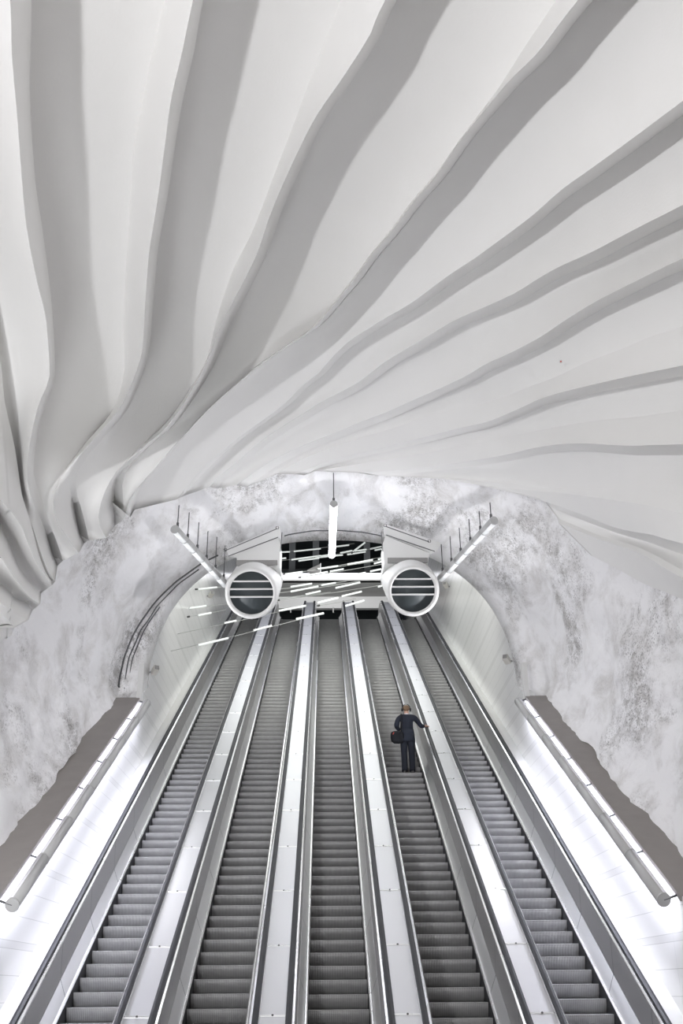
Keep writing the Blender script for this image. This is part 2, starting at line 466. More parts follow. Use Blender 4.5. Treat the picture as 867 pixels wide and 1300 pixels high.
#        Y      W    z0    crown  Wbase zbase
TAB = [(-6,   9.5, 4.5, 13.2, 8.6, 0),
       (4,    8.0, 6.0, 13.1, 7.0, 0),
       (10,   6.5, 7.0, 12.8, 5.4, 0.6),
       (14.4, 5.45, 7.4, 12.5, 4.83, 3.0),
       (20,   5.15, 7.8, 12.25, 4.83, 6.2),
       (22.7, 5.0, 8.06, 12.12, 4.83, 7.7)]
CX = .15
def prof(y, th, d=0):
    """point of the section at Y: th 0..1 left foot over crown to right foot"""
    W, z0, zc, Wb, zb = lerp_tab(y, TAB)
    W -= d; H = zc - z0 - d; Wb -= d
    if th < .2 or th > .8:
        t = (th if th < .2 else 1-th)/.2; z = zb + (z0-zb)*t
        x = Wb + (W-Wb)*(1-(1-t)**2)
        return Vector((CX + (-x if th < .5 else x), y, z))
    a = PI*(1-(th-.2)/.6)
    return Vector((CX + W*math.cos(a), y, z0 + H*math.sin(a)))
def inside(p, d):
    W, z0, zc, Wb, zb = lerp_tab(p.y, TAB)
    W -= d; H = zc-z0-d; Wb -= d
    x = abs(p.x-CX)
    if p.z >= z0: return (x/W)**2 + ((p.z-z0)/H)**2 < 1
    t = max(0, (p.z-zb)/(z0-zb)); return x < Wb + (W-Wb)*(1-(1-t)**2)
def cast(px, py, d=0.0):
    v = ray(px, py); t = 4.0
    while t < 30 and inside(EYE+v*t, d): t += .12
    lo, hi = t-.12, t
    for _ in range(14):
        mid = (lo+hi)/2
        if inside(EYE+v*mid, d): lo = mid
        else: hi = mid
    return EYE + v*lo

import mathutils.noise as mn
def rock_rows():
    ys = [-5+.45*i for i in range(0, 31)] + [9+.14*i for i in range(0, 97)] + [22.7]
    return sorted(set(round(y, 3) for y in ys if y <= 22.7))
ys = rock_rows(); NT = 170
vs = []; fs = []
for j, y in enumerate(ys):
    for i in range(NT+1):
        p = prof(y, i/NT)
        n = Vector((p.x-CX, 0, max(.0, p.z-6))).normalized()
        k = mn.fractal(p*.55, .8, 2.1, 5)*.12 + mn.fractal(p*2.3, .8, 2.1, 4)*.045
        if j == len(ys)-1: k *= .4
        vs.append(p + n*(k+.07))
for j in range(len(ys)-1):
    for i in range(NT):
        a = j*(NT+1)+i; fs.append((a, a+1, a+NT+2, a+NT+1))
# reveal of the arch: from the front rim in to the narrower inner rim
base = (len(ys)-1)*(NT+1)
inner = []
for i in range(NT+1):
    th = i/NT
    if th < .2 or th > .8:
        t = (th if th < .2 else 1-th)/.2; x = 4.47; z = 7.6 + .5*t
        p = Vector((.19 + (-x if th < .5 else x), Y_IN, z))
    else:
        a = PI*(1-(th-.2)/.6); p = Vector((.19 + 4.47*math.copysign(abs(math.cos(a))**.86, math.cos(a)), Y_IN, 8.1 + 4.02*max(0, math.sin(a))**.86))
    inner.append(p)
prev = base
for q in (.35, .7, 1.0):
    st = len(vs)
    for i in range(NT+1):
        p0 = vs[base+i]; p = p0.lerp(inner[i], q); p.y = Y_ARCH + (Y_IN-Y_ARCH)*(q**1.6)
        vs.append(p + Vector((1,0,1))*mn.noise(p*2)*.03*(1-q))
    for i in range(NT): fs.append((prev+i, prev+i+1, st+i+1, st+i))
    prev = st
# outer return of the rim behind, gives the arch real thickness
st = len(vs)
for i in range(NT+1):
    p = inner[i].copy(); c = Vector((.19, Y_IN, 8)); vs.append(p + (p-c).normalized()*.5 + Vector((0,.02,0)))
for i in range(NT): fs.append((prev+i, prev+i+1, st+i+1, st+i))
o = obj('wall_vault', vs, fs, M['rock'], smooth=True); tag(o, kind='structure')
# shaft roof beyond the arch
mb = MB().prism([Vector((XL-.3, 23.5, 12.75)), Vector((XR+.3, 23.5, 12.75)), Vector((XR+.3, 44, 25.2)), Vector((XL-.3, 44, 25.2))], (0, -.05, .25))
tag(mb.build('ceiling_shaft', M['shaft_roof']), kind='structure')
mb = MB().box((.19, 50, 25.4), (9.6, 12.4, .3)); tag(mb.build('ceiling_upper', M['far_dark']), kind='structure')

# ------------------------------------------------------------------ sculpted ceiling fins
def cr(pts, n):
    """even resample of a smooth curve through pts"""
    P = [Vector((p[0], p[1], 0)) for p in pts]
    P = [P[0]*2-P[1]] + P + [P[-1]*2-P[-2]]
    out = []
    for i in range(1, len(P)-2):
        for k in range(10):
            t = k/10; a, b, c, d = P[i-1], P[i], P[i+1], P[i+2]
            out.append(.5*((2*b) + (c-a)*t + (2*a-5*b+4*c-d)*t*t + (-a+3*b-3*c+d)*t**3))
    out.append(P[-2])
    acc = [0]
    for a, b in zip(out[:-1], out[1:]): acc.append(acc[-1]+(b-a).length)
    res = []; j = 0
    for k in range(n):
        L = acc[-1]*k/(n-1)
        while j < len(acc)-2 and acc[j+1] < L: j += 1
        t = (L-acc[j])/max(1e-6, acc[j+1]-acc[j]); res.append(out[j].lerp(out[j+1], min(1, t)))
    return res
def ext(pts, far=200):
    a, b = Vector(pts[0]), Vector(pts[min(2, len(pts)-1)])
    d = (a-b).normalized()*far
    return [(a.x+d.x, a.y+d.y)] + list(pts)
def off(pts, dx0, dy0, dx1, dy1):
    n = len(pts); return [(p[0]+dx0+(dx1-dx0)*i/(n-1), p[1]+dy0+(dy1-dy0)*i/(n-1)) for i, p in enumerate(pts)]
R1 = [(0,765),(10,771),(22,781),(36,787)]
R2 = [(0,706),(12,724),(25,743),(38,758),(51,767)]
V1 = [(0,740),(16,757),(34,766),(41,775)]
V2 = [(0,664),(10,684),(17,704),(28,726),(41,743),(52,753)]
R3 = [(0,634),(11,645),(27,668),(36,690),(47,715),(60,735),(66,743)]
V4 = [(-44,20),(-22,300),(0,454),(5,504),(12,537),(20,575),(26,620),(34,648),(44,677),(54,708),(62,727),(70,738)]
RA = [(13,0),(15,67),(22,150),(27,217),(34,290),(47,357),(57,397),(61,434),(63,466),(61,486),(50,511),(42,541),(37,568),(34,599),(36,615),(40,635),(53,662),(62,685),(70,704),(73,718)]
KA = [(40,0),(38,117),(45,230),(54,290),(66,390),(70,466),(66,496),(56,520),(48,550),(44,575),(42,595),(46,615),(55,640),(64,665),(73,690),(80,712)]
JB = [(209,0),(191,77),(177,144),(169,194),(163,290),(159,357),(157,417),(158,464),(154,491),(146,515),(132,536),(112,558),(96,578),(84,594),(74,612),(68,632),(70,657),(83,679),(100,702)]
RB = [(245,0),(231,67),(217,127),(209,187),(201,247),(194,290),(189,323),(184,390),(180,447),(167,487),(154,514),(146,528),(134,541),(112,566),(100,580),(91,597),(88,612),(90,628),(97,648),(103,668),(107,690)]
KB = [(258,0),(246,67),(232,127),(222,187),(213,247),(205,290),(200,323),(194,390),(189,447),(177,487),(165,514),(156,528),(144,541),(122,566),(110,580),(100,597),(96,612),(98,628),(104,648),(109,668),(113,686)]
JC = [(432,0),(400,85),(370,165),(345,230),(320,295),(297,340),(278,395),(270,425),(266,445),(260,462),(250,480),(236,502),(218,528),(202,546),(184,562),(164,582),(148,598),(138,614),(131,630),(125,652),(127,668),(135,683)]
RC = [(489,0),(469,45),(434,100),(400,150),(370,210),(345,268),(327,320),(307,362),(283,407),(272,434),(266,450),(261,463),(252,481),(240,501),(223,527),(207,547),(190,561),(162,588),(147,608),(145,630),(148,647),(146,667)]
KC = off(RC, 14, 2, 10, -6)
JD = [(706,0),(669,55),(634,110),(604,150),(583,178),(553,221),(522,256),(497,291),(470,323),(449,352),(430,376),(409,402),(393,418),(366,436),(330,461),(306,481),(266,516),(239,545),(206,583),(189,603),(176,618),(165,634),(160,652)]
RD = [(734,0),(684,65),(649,100),(619,135),(584,178),(554,222),(524,257),(498,292),(471,324),(450,354),(431,377),(410,403),(394,419),(367,437),(330,462),(307,482),(267,517),(240,546),(207,584),(190,604),(178,618),(168,634),(165,657)]
KD = off(RD, 14, 6, 6, -10)
RE = [(867,128),(804,175),(749,215),(714,240),(674,275),(634,305),(604,327),(569,350),(530,379),(507,394),(484,407),(457,424),(441,435),(421,454),(404,474),(384,489),(367,507),(347,524),(320,543),(300,558),(280,575),(250,604),(224,634)]
KE = off(RE, 6, 14, 8, -4)
RF = [(867,260),(804,292),(751,320),(711,338),(681,355),(654,372),(617,389),(577,407),(530,435),(494,456),(474,471),(454,486),(434,497),(407,511),(387,524),(364,538),(331,560),(304,584),(284,600),(266,618)]
KF = off(RF, 5, 14, 9, 2)
RG = [(867,328),(845,338),(811,355),(771,375),(744,390),(714,409),(684,429),(644,450),(617,462),(594,476),(561,492),(527,507),(494,522),(460,535),(427,549),(393,562),(350,582),(322,600),(300,616)]
KG = off(RG, 4, 13, 12, 3)
JH = [(867,414),(831,425),(791,442),(744,460),(704,479),(671,491),(644,502),(610,512),(577,519),(540,530),(500,543),(460,555),(420,568),(385,582),(350,602)]
RH = [(867,464),(818,474),(771,484),(721,496),(687,506),(654,521),(617,536),(581,544),(547,553),(514,561),(484,569),(450,577),(410,588),(375,602)]
KH = off(RH, 2, 13, 12, 1)
JI = [(867,521),(811,529),(764,533),(711,541),(661,551),(620,560),(577,568),(530,577),(480,585),(430,593),(400,598)]
RI = [(867,564),(828,565),(804,566),(778,565),(744,563),(711,564),(677,569),(644,577),(600,585),(550,592),(500,597),(455,600)]
KI = off(RI, 0, 14, 15, 3)
JJ = [(867,623),(811,620),(758,620),(711,619),(660,615),(610,611),(560,608)]
RJ0 = [(867,652),(824,642),(778,635),(721,627),(677,623),(637,619),(600,614)]
RJ = [(867,690),(828,679),(804,675),(778,669),(744,655),(721,647),(690,634)]
KJ = [(867,704),(828,690),(804,683),(778,675),(744,662),(718,652),(696,642)]
RK0 = [(867,724),(840,709),(815,697),(790,688),(762,680),(735,669),(708,658)]
RK = [(867,735),(845,722),(818,706),(794,696),(764,686),(737,675),(709,664)]
KK = [(867,761),(845,752),(824,744),(804,734),(784,722),(768,714),(750,705)]
BOT0 = [(0,813),(8,811),(14,806),(17,800)]
#  each fin: list of (pixel line, height outer, height inner), valley to valley
FN = [
 ('lowest left ceiling fin, a short stub just above the rock', [(BOT0,.02,.02),([(0,778),(8,784),(15,792),(18,797)],.75,.5),(R1,.85,.5),(V1,.03,.22)]),
 ('small left ceiling fin with a bright edge ending second lowest on the rock', [(V1,.03,.22),(R2,1.0,.55),(V2,.03,.25)]),
 ('left ceiling fin with a broad pale front, third from the bottom left', [(V2,.03,.25),(R3,1.0,.6),(V4,.25,.45)]),
 ('tall fin at the left picture edge with a bluish face and a kinked rim', [(V4,.08,.6),(RA,1.2,.15),(KA,.03,.45)]),
 ('tall fin right of the left edge with a long pale side strip', [(KA,.03,.45),(JB,.14,.8),(RB,1.2,.12),(KB,.03,.5)]),
 ('third tall fin from the left edge, its thin pale strip ending above the left lamp', [(KB,.03,.5),(JC,.14,.8),(RC,1.2,.12),(KC,.03,.5)]),
 ('fin with the deepest shadow, running from the top edge right of centre down left', [(KC,.03,.5),(JD,.16,.75),(RD,1.15,.3),(KD,.03,.25)]),
 ('fin reaching the right picture edge highest, with a broad shadow below it', [(KD,.03,.25),(RE,.95,.4),(KE,.03,.03)]),
 ('second highest fin at the right picture edge, with a narrow shadow', [(KE,.03,.03),(RF,.85,.22),(KF,.03,.03)]),
 ('third highest fin at the right picture edge, above the small round ceiling spot', [(KF,.03,.03),(RG,.85,.22),(KG,.03,.03)]),
 ('fin with a pale lower face at the right edge just below the small ceiling spot', [(KG,.03,.03),(JH,.25,.12),(RH,.8,.22),(KH,.03,.03)]),
 ('flat wavy fin at the right, the one whose rim runs nearly level', [(KH,.03,.03),(JI,.25,.12),(RI,.8,.22),(KI,.03,.03)]),
 ('broad low fin sweeping down to the right above the rock', [(KI,.03,.03),(JJ,.35,.15),(RJ0,.6,.2),(RJ,.7,.25),(KJ,.03,.03)]),
 ('lowest right ceiling fin, with a bright sliver on top, next to the bare rock', [(KJ,.03,.03),(RK0,.45,.1),(RK,.6,.2),(KK,.03,.03)]),
]
NS = 64
for fi, (label, lines) in enumerate(FN):
    u0 = (.30 if fi < 3 else .76 if fi < 6 else .70) if fi < 7 else .25
    L3 = []
    for pts, d0, d1 in lines:
        px = cr(ext(pts), NS)
        L3.append((px, d0, d1))
    grid = []
    nl = len(L3)
    for li in range(nl-1):
        (pa, a0, a1), (pb, b0, b1) = L3[li], L3[li+1]
        K = 7
        for k in range(K + (1 if li == nl-2 else 0)):
            t = k/K; row = []
            for i in range(NS):
                u = i/(NS-1); w_ = max(0, (u-u0)/(1-u0)); uu = w_*w_*(3-2*w_)
                da, db = a0+(a1-a0)*uu, b0+(b1-b0)*uu
                e = t**1.6 if (db > da and li == 0) else t
                q = pa[i].lerp(pb[i], t)
                row.append(cast(q.x, q.y, da + (db-da)*e))
            grid.append(row)
    nr = len(grid)
    # end cap back into the rock at the foot, root skirts along both valleys
    vs = [p for row in grid for p in row]; fs = []
    for r in range(nr-1):
        for i in range(NS-1):
            a = r*NS+i; fs.append((a, a+1, a+NS+1, a+NS))
    st = len(vs)
    for r in range(nr):
        p = grid[r][-1]; n = Vector((p.x-CX, 0, max(.5, p.z-6))).normalized(); n.y = .25
        q = p.copy()
        for _ in range(30):
            if not inside(q, -.35): break
            q = q + n*.06
        vs.append(q)
    for r in range(nr-1): fs.append((r*NS+NS-1, (r+1)*NS+NS-1, st+r+1, st+r))
    for r in (0, nr-1):
        st2 = len(vs)
        for i in range(NS):
            p = grid[r][i]; n = Vector((p.x-CX, 0, max(.5, p.z-6))).normalized(); vs.append(p + n*.8)
        for i in range(NS-1): fs.append((r*NS+i, r*NS+i+1, st2+i+1, st2+i))
    me = D.meshes.new('ceiling_fin'); me.from_pydata([tuple(v) for v in vs], [], fs); me.validate()
    me.materials.append(M['plaster'])
    # creases stay sharp at the traced lines
    me.polygons.foreach_set('use_smooth', [True]*len(me.polygons))
    crease = set()
    for li in range(nl):
        r = min(li*7, nr-1) if li < nl-1 else nr-1
        for i in range(NS-1): crease.add((r*NS+i, r*NS+i+1))
    sharp = me.attributes.new('sharp_edge', 'BOOLEAN', 'EDGE')
    for e in me.edges:
        a, b = sorted(e.vertices)
        if (a, b) in crease or a >= nr*NS or b >= nr*NS: sharp.data[e.index].value = True
    o = D.objects.new('ceiling_fin', me); C.objects.link(o)
    tag(o, label, 'ceiling fin', 'sculpted white ceiling fins')

# small round spot in the ceiling
p = cast(712, 459, .35); n = (EYE-p).normalized()
a = n.cross(Vector((0,0,1))).normalized(); b = n.cross(a)
sp_ = empty('ceiling_spot', p, 'tiny round fitting with a dark centre on the right ceiling fins', 'ceiling fitting')
MB().ellrings([(n*-.03, a*.028, b*.028), (n*.03, a*.028, b*.028)], 14).build('ring', M['painted_white'], sp_)
MB().ellrings([(n*.03, a*.013, b*.013), (n*.036, a*.013, b*.013)], 12).build('dark_centre', M['red'], sp_)

# ------------------------------------------------------------------ lamps on the wall tops
def frame_of(d):
    d = d.normalized(); s_ = d.cross(Vector((0,0,1))).normalized(); return d, s_, s_.cross(d)
def half_shell(p0, p1, r, a0, a1, n=14, th=.012):
    d, sx, sz = frame_of(p1-p0); mb = MB(); outer = []
    for rr in (r, r-th):
        for k in range(n+1):
            t = a0+(a1-a0)*k/n; outer.append(sx*math.cos(t)*rr + sz*math.sin(t)*rr)
    m_ = n+1
    loop = outer[:m_] + outer[m_:][::-1]
    return mb.prism([p0+q for q in loop], p1-p0)
LH = 6.08
for side, X, sg in (('left', XL, 1), ('right', XR, -1)):
    x = X + sg*.19
    root = empty('wall_lamp', inc(x, 12.64, LH), 'long row of tube lamps along the top of the %s shaft wall' % side, 'wall lamp', 'tube lamps along the wall tops')
    o0 = root.location.copy(); seg = (22.5-12.64)/7
    for k in range(7):
        a = inc(x, 12.64+k*seg+.012, LH)-o0; b = inc(x, 12.64+(k+1)*seg-.012, LH)-o0
        dd, sx, sz = frame_of(b-a)
        # angles: 0 = +X, PI/2 = square up from the slope; mirrored for the left wall
        ang = (lambda t: t) if sg < 0 else (lambda t: PI-t)
        half_shell(a, b, .088, ang(-PI*.72), ang(-PI*.06)).build('lens', M['wall_lens'], root, True)
        half_shell(a, b, .090, ang(-PI*.06), ang(PI*.52)).build('reflector', M['reflector'], root, True)
        half_shell(a, b, .092, ang(PI*.52), ang(PI*1.28)).build('housing', M['lamp_grey'], root, True)
    for k in range(8):
        a = inc(x, 12.64+k*seg, LH)-o0
        mb = MB().tube([a-dd*.014, a+dd*.014], .096, 20); mb.build('end_cap' if k in (0, 7) else 'joint_ring', M['lamp_grey'], root)
        w = inc(X+sg*.01, 12.64+k*seg, LH-.06)-o0
        MB().tube([a, w], .016, 8).build('bracket', M['wire'], root)

# hanging ceiling tubes
def hung_tube(px0, py0, px1, py1, Z, r, nseg, nrod, label, lens_dir, bright=False):
    def hit(px, py):
        d = ray(px, py); return EYE + d*((Z-1.6)/d.z)
    a, b = hit(px0, py0), hit(px1, py1)
    root = empty('ceiling_lamp', a, label, 'ceiling lamp', 'tube lamps hung from the vault')
    A, B = Vector((0,0,0)), b-a
    d, sx, sz = frame_of(B)
    base = math.atan2(lens_dir[1], lens_dir[0])
    w = PI*.5 if not bright else PI*.72
    for k in range(nseg):
        p = A.lerp(B, k/nseg) + d*.012; q = A.lerp(B, (k+1)/nseg) - d*.012
        half_shell(p, q, r*.95, base-w, base+w).build('lens', M['tube_bright'] if bright else M['tube_lens'], root, True)
        half_shell(p, q, r, base+w, base+2*PI-w).build('housing', M['lamp_grey'], root, True)
    for k in range(nseg+1):
        p = A.lerp(B, k/nseg)
        MB().tube([p-d*.012, p+d*.012], r*1.03, 24).build('end_cap' if k in (0, nseg) else 'joint_ring', M['lamp_grey'], root)
    for k in range(nrod):
        t = .04 + .92*k/max(1, nrod-1); p = A.lerp(B, t)
        q = p + Vector((0,0,r)); top = q.copy()
        while inside(top+a, 0) and top.z < 4: top.z += .03
        top.z += .10
        rd = MB().tube([q, top], .012, 6).build('rod', M['wire'], root)
        MB().tube([q, q+Vector((0,0,.12))], .028, 8).build('rod_clamp', M['wire'], rd)
    return root
hung_tube(222, 672, 286, 742, 10.62, .095, 6, 6, 'tube lamp hung on thin rods left of the arch', (-.75, -.65))
hung_tube(627, 661, 560, 734, 10.72, .095, 6, 6, 'tube lamp hung on thin rods right of the arch', (.75, -.65))
hung_tube(423.7, 640, 421.3, 705, 11.45, .085, 2, 2, 'glowing tube lamp hung at the crown of the arch, centre', (0, -1), True)

# ------------------------------------------------------------------ jet fans and their cable brackets
def jet_fan(px, py, sg, label):
    s_dir = Vector((0, C30, S30))
    P = at_y(px, py, 21.35)
    root = empty('jet_fan', P, label, 'ventilation fan', 'round jet fans under the arch')
    d = s_dir; sx = Vector((1,0,0)); sz = sx.cross(d)
    def ring(r, t): return (d*t, sx*r, sz*r)
    # outer case, double walled
    MB().ellrings([ring(.50,.10), ring(.50,0), ring(.575,-.01), ring(.605,.05), ring(.605,.22), ring(.625,.26), ring(.625,2.25), ring(.59,2.4), ring(.49,2.4), ring(.49,1.3)], 48, caps=False).build('casing', M['painted_white'], root, True)
    MB().ellrings([ring(.503,.06), ring(.49,.3), ring(.49,1.35), ring(.10,1.36)], 40, caps=True).build('inner_liner', M['far_dark'], root, True)
    hubo = MB().ellrings([ring(.02,.48), ring(.12,.52), ring(.17,.68), ring(.17,1.3)], 24).build('hub', M['beam_dark'], root, True)
    for k in range(7):
        a = 2*PI*k/7; u = sx*math.cos(a)+sz*math.sin(a); v = d.cross(u)
        q = [u*.15+v*.05+d*.9, u*.15-v*.05+d*1.05, u*.47-v*.10+d*1.0, u*.47+v*.08+d*.95]
        MB().prism(q, d*.015).build('fan_blade', M['beam_dark'], hubo)
    for h in (.27, .09, -.09+.0):
        hh = h; w = math.sqrt(.498**2-hh*hh)
        MB().box(sz*hh + d*.03, (2*w, .05, .035), Matrix.Rotation(PI/6, 3, 'X')).build('guard_bar', M['painted_white'], root)
    # hanging plate box up to the arch
    Y = 21.75
    def pp(x, y): return at_y(x, y, Y) - P
    if sg < 0: poly = [(302,719),(300,705),(353,682),(356,690),(355,719)]
    else: poly = [(488,716),(486,690),(489,680),(545,702),(543,716)]
    MB().prism([pp(*q) for q in poly], (0, .9, .1)).build('hanger_box', M['painted_white'], root)
    if sg < 0: q = [(300,711),(300,717.5),(352,717),(352,711)]
    else: q = [(492,708),(492,714.5),(543,714),(543,708)]
    MB().prism([at_y(x, y, Y-.06)-P for x, y in q], (0, .05, 0)).build('mounting_channel', M['painted_grey'], root)
    if sg < 0: poly = [(287,697),(290,704),(301,706),(356,683),(356,667),(352,669)]
    else: poly = [(560,689),(556,697),(545,701),(488,679),(487,664),(491,666)]
    MB().prism([at_y(x, y, Y+.25)-P for x, y in poly], (0, .2, .03)).build('upper_plate', M['painted_white'], root)
    if sg < 0: ties = [((352,671),(286,699)), ((353,682),(290,706)), ((358,676),(356,700))]
    else: ties = [((489,668),(545,688)), ((490,679),(552,700)), ((484,676),(486,700))]
    for u, v in ties:
        MB().tube([at_y(*u, Y-.08)-P, at_y(*v, Y-.08)-P], .011, 6).build('tie_rod', M['wire'], root)
    for u in (ties[0][0], ties[0][1]):
        c = at_y(*u, Y-.09)-P
        pts = [c+Vector((math.cos(t)*.035, 0, math.sin(t)*.035+.02)) for t in [2*PI*k/12 for k in range(13)]]
        MB().tube(pts, .009, 6).build('eye_bolt', M['wire'], root)
    return root
jet_fan(319, 753, -1, 'white round jet fan hanging under the left of the arch')
jet_fan(524.5, 750, 1, 'white round jet fan hanging under the right of the arch')

# cables round the arch reveal
def vault_pt(th, y, k): 
    p = prof(y, th); n = Vector((p.x-CX, 0, max(0, p.z-7.6))).normalized(); return p - n*k
cl = ['outermost black cable following the left side of the arch', 'cable just inside the outermost one on the left arch', 'thin inner cable of the bundle on the left arch']
for q, (yy, r, th1, k) in enumerate(((22.72, .022, .385, .03), (22.86, .016, .36, .035), (22.96, .014, .30, .04))):
    pts = []
    n = 46
    for i in range(n+1):
        th = .175 + (th1-.175)*i/n
        t = max(0, min(1, ((yy-22.7)/.85)))
        p = prof(22.7, th); ii = inner[min(NT, int(th*NT))]
        p = p.lerp(Vector((ii.x, p.y, ii.z)), t**1.2*.8); p.y = yy
        w = mn.noise(Vector((th*30, q*7, 0)))*.05
        c = (Vector((CX, yy, 8.0))-p).normalized(); pts.append(p + c*(.04+.16*t+abs(w)))
    o = MB().tube(pts, r, 8).build('cable', M['wire'], None, True); tag(o, cl[q], 'cable', 'black cables on the arch')
pts = []
for i in range(25):
    t = i/24; px = 361+(484-361)*t
    py = 680.5 - 7*math.sin(t*PI)**.7 + 1.2*mn.noise(Vector((t*5, 3, 0)))
    pts.append(at_y(px, py, 22.62))
o = MB().tube(pts, .017, 8).build('cable', M['wire'], None, True); tag(o, 'black cable across the crown of the arch between the two fans', 'cable')

# small boxes on brackets on the side walls
bl = {(197,851):'small box camera on the left wall, near the arch foot', (268,755):'tiny box camera high on the left wall beside the left fan',
      (643,837):'small box camera on the right wall, near the arch foot', (566,743):'tiny box camera high on the right wall beside the right fan'}
for (px, py), lb in bl.items():
    left = px < 433; X = (XL+.16) if left else (XR-.16)
    p = at_x(px, py, X)
    sg = 1 if left else -1
    root = empty('wall_camera', p, lb, 'camera', 'small box cameras on the shaft walls')
    rot = Matrix.Rotation(sg*.5, 3, 'Z') @ Matrix.Rotation(-.35, 3, 'X')
    MB().box((0,0,0), (.13,.24,.13), rot).build('camera_body', M['cctv'], root)
    MB().box(rot @ Vector((0,-.125,0)), (.11,.012,.11), rot).build('camera_face', M['painted_grey'], root)
    MB().tube([(0,.05,0), (-sg*.16,.1,-.02)], .018, 8).build('bracket', M['painted_grey'], root)

# ------------------------------------------------------------------ suspended glowing rods across the shaft
def cz(a, s, ox, oy): return (ox + a[0]/s, oy + a[1]/s)
# strings: Y distance, wire (start, end), rods [(start, end), ...] in picture coordinates turned to points at Y
ST = [
 (26.6, ((211,828),(402,781)), [((252,819),(290,810)), ((322,800.5),(345,794.5)), ((376,786),(411,778.5))]),
 (27.6, ((220,806),(390,768)), [((285,791),(300,788)), ((354,775.5),(388,769))]),
 (28.8, ((239,783),(287,774)), [((252,781),(268,778))]),
 (29.6, ((239,772),(420,752)), [((240,772),(262,769)), ((388,754.5),(407,750.5))]),
 (30.6, ((249,748),(290,744)), [((252,748),(275,745.5))]),
 (27.2, ((404,769),(452,760)), [((404,765),(429,759)), ((439,769),(462,762.5))]),
 (28.4, ((353,762),(490,742)), [((434,757),(459,751), ), ((480,745),(487,743))]),
 (29.4, ((353,753),(456,738)), [((369,751),(404,744.5)), ((426,746.5),(457,739.5))]),
 (30.4, ((353,748),(440,738)), [((369,745),(396,741)), ((408,743),(426,740))]),
 (31.4, ((360,729),(486,711)), [((362,729),(384,726)), ((416,734),(445,730.5)), ((447,730.5),(464,727)), ((470,725.5),(484,722.5))]),
 (32.2, ((380,733),(487,716)), [((382,732),(416,726)), ((419,725.5),(436,722.5))]),
 (33.0, ((402,723),(490,706)), [((403,722.5),(429,718.5)), ((441,716.5),(473,711)), ((480,710),(489,708)), ((475,715.5),(487,712.5))]),
 (34.0, ((353,712),(440,702)), [((354,709.5),(363,708.5)), ((370,710.5),(407,705.5)), ((379,712),(405,708.5)), ((407,706),(421,704))]),
 (35.0, ((400,708),(487,694)), [((400,708),(435,704.5)), ((432,702),(447,699)), ((441,704),(464,700.5)), ((448,700),(465,697.5))]),
 (36.2, ((356,701),(450,690)), [((357,701),(368,700.5)), ((373,700),(407,696.5)), ((426,694),(443,692))]),
 (37.0, ((455,700),(487,693)), [((470,697),(484,694)), ((476,698.5),(484,697))]),
 (33.6, ((447,702),(463,688.5)), [((450,699),(463,689))]),
]
for k, (Y, w, rods) in enumerate(ST):
    a = at_y(*w[0], Y); b = at_y(*w[1], Y+.8)
    lb = 'thin wire carrying glowing rods, number %d' % k
    where = ['lowest of the slanted wires, ending on the left wall lowest', 'second lowest slanted wire, starting on the left wall', 'short slanted wire on the left wall, third from below',
             'slanted wire of glowing rods starting just under the left fan', 'topmost slanted wire on the left wall', 'lowest pair of glowing rods crossing the middle white beam',
             'glowing rods in front of the grey soffit, nearest the right fan', 'slanted glowing rods across the middle of the grey soffit', 'glowing rods just under the bright fascia beside the left fan',
             'row of glowing rods just over the bright fascia', 'glowing rods between bright fascia and dark hall, just under the centre lamp', 'long glowing rods in front of the dark hall next to the right fan',
             'doubled glowing rods in the dark opening beside the left fan', 'bundle of glowing rods right of the centre lamp tip', 'highest glowing rods under the arch crown, left side',
             'short glowing rods high against the right fan hanger', 'single steep glowing rod high right of the centre lamp'][k]
    root = empty('light_string', a, where, 'light string', 'glowing rods strung across the shaft')
    d = b-a
    MB().tube([Vector((0,0,0)), d*.5+Vector((0,0,-.02)), d], .010, 6).build('wire', M['pale_wire'], root)
    for u, v in rods:
        f0 = (u[0]-w[0][0])/(w[1][0]-w[0][0]); f1 = (v[0]-w[0][0])/(w[1][0]-w[0][0])
        p = at_y(*u, Y+.8*f0)-a; q = at_y(*v, Y+.8*f1)-a
        MB().tube([p, q], .030, 10).build('glow_rod', M['glow_rod'], root)
    MB().tube([-d.normalized()*.03, d.normalized()*.05], .03, 8).build('anchor', M['screw'], root)

# ------------------------------------------------------------------ far upper hall
def band(y, p0, p1, name, mat, thick=.3):
    a = at_y(420, p0, y).z; b = at_y(420, p1, y).z
    return MB().box((.19, y+thick/2, (a+b)/2), (9.3, thick, abs(a-b))).build(name, mat)
zsoff = at_y(420, 737.5, 47.6).z
yb = zsoff
dirb = ray(420, 757.5); Yfar = (zsoff-1.6)/dirb.z*dirb.y
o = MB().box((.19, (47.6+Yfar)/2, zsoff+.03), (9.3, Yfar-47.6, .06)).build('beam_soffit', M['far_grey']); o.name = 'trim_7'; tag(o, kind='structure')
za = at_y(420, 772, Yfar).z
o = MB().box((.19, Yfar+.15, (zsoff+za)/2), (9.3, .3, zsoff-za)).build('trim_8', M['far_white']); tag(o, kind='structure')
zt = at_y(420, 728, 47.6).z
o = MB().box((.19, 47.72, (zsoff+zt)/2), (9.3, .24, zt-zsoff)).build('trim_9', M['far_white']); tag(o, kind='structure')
fl_ = empty('strip_lamp', (.19, 47.5, zt-.10), 'long strip of lamps glowing along the far fascia beam', 'strip lamp')
for k in range(6):
    MB().box((-4+k*1.6, 0, 0), (1.5, .10, .10)).build('lamp_tube', M['strip_glow'], fl_)
o = MB().box((.19, 56.2, 21.5), (9.6, .3, 9.5)).build('wall_back', M['far_dark']); tag(o, kind='structure')
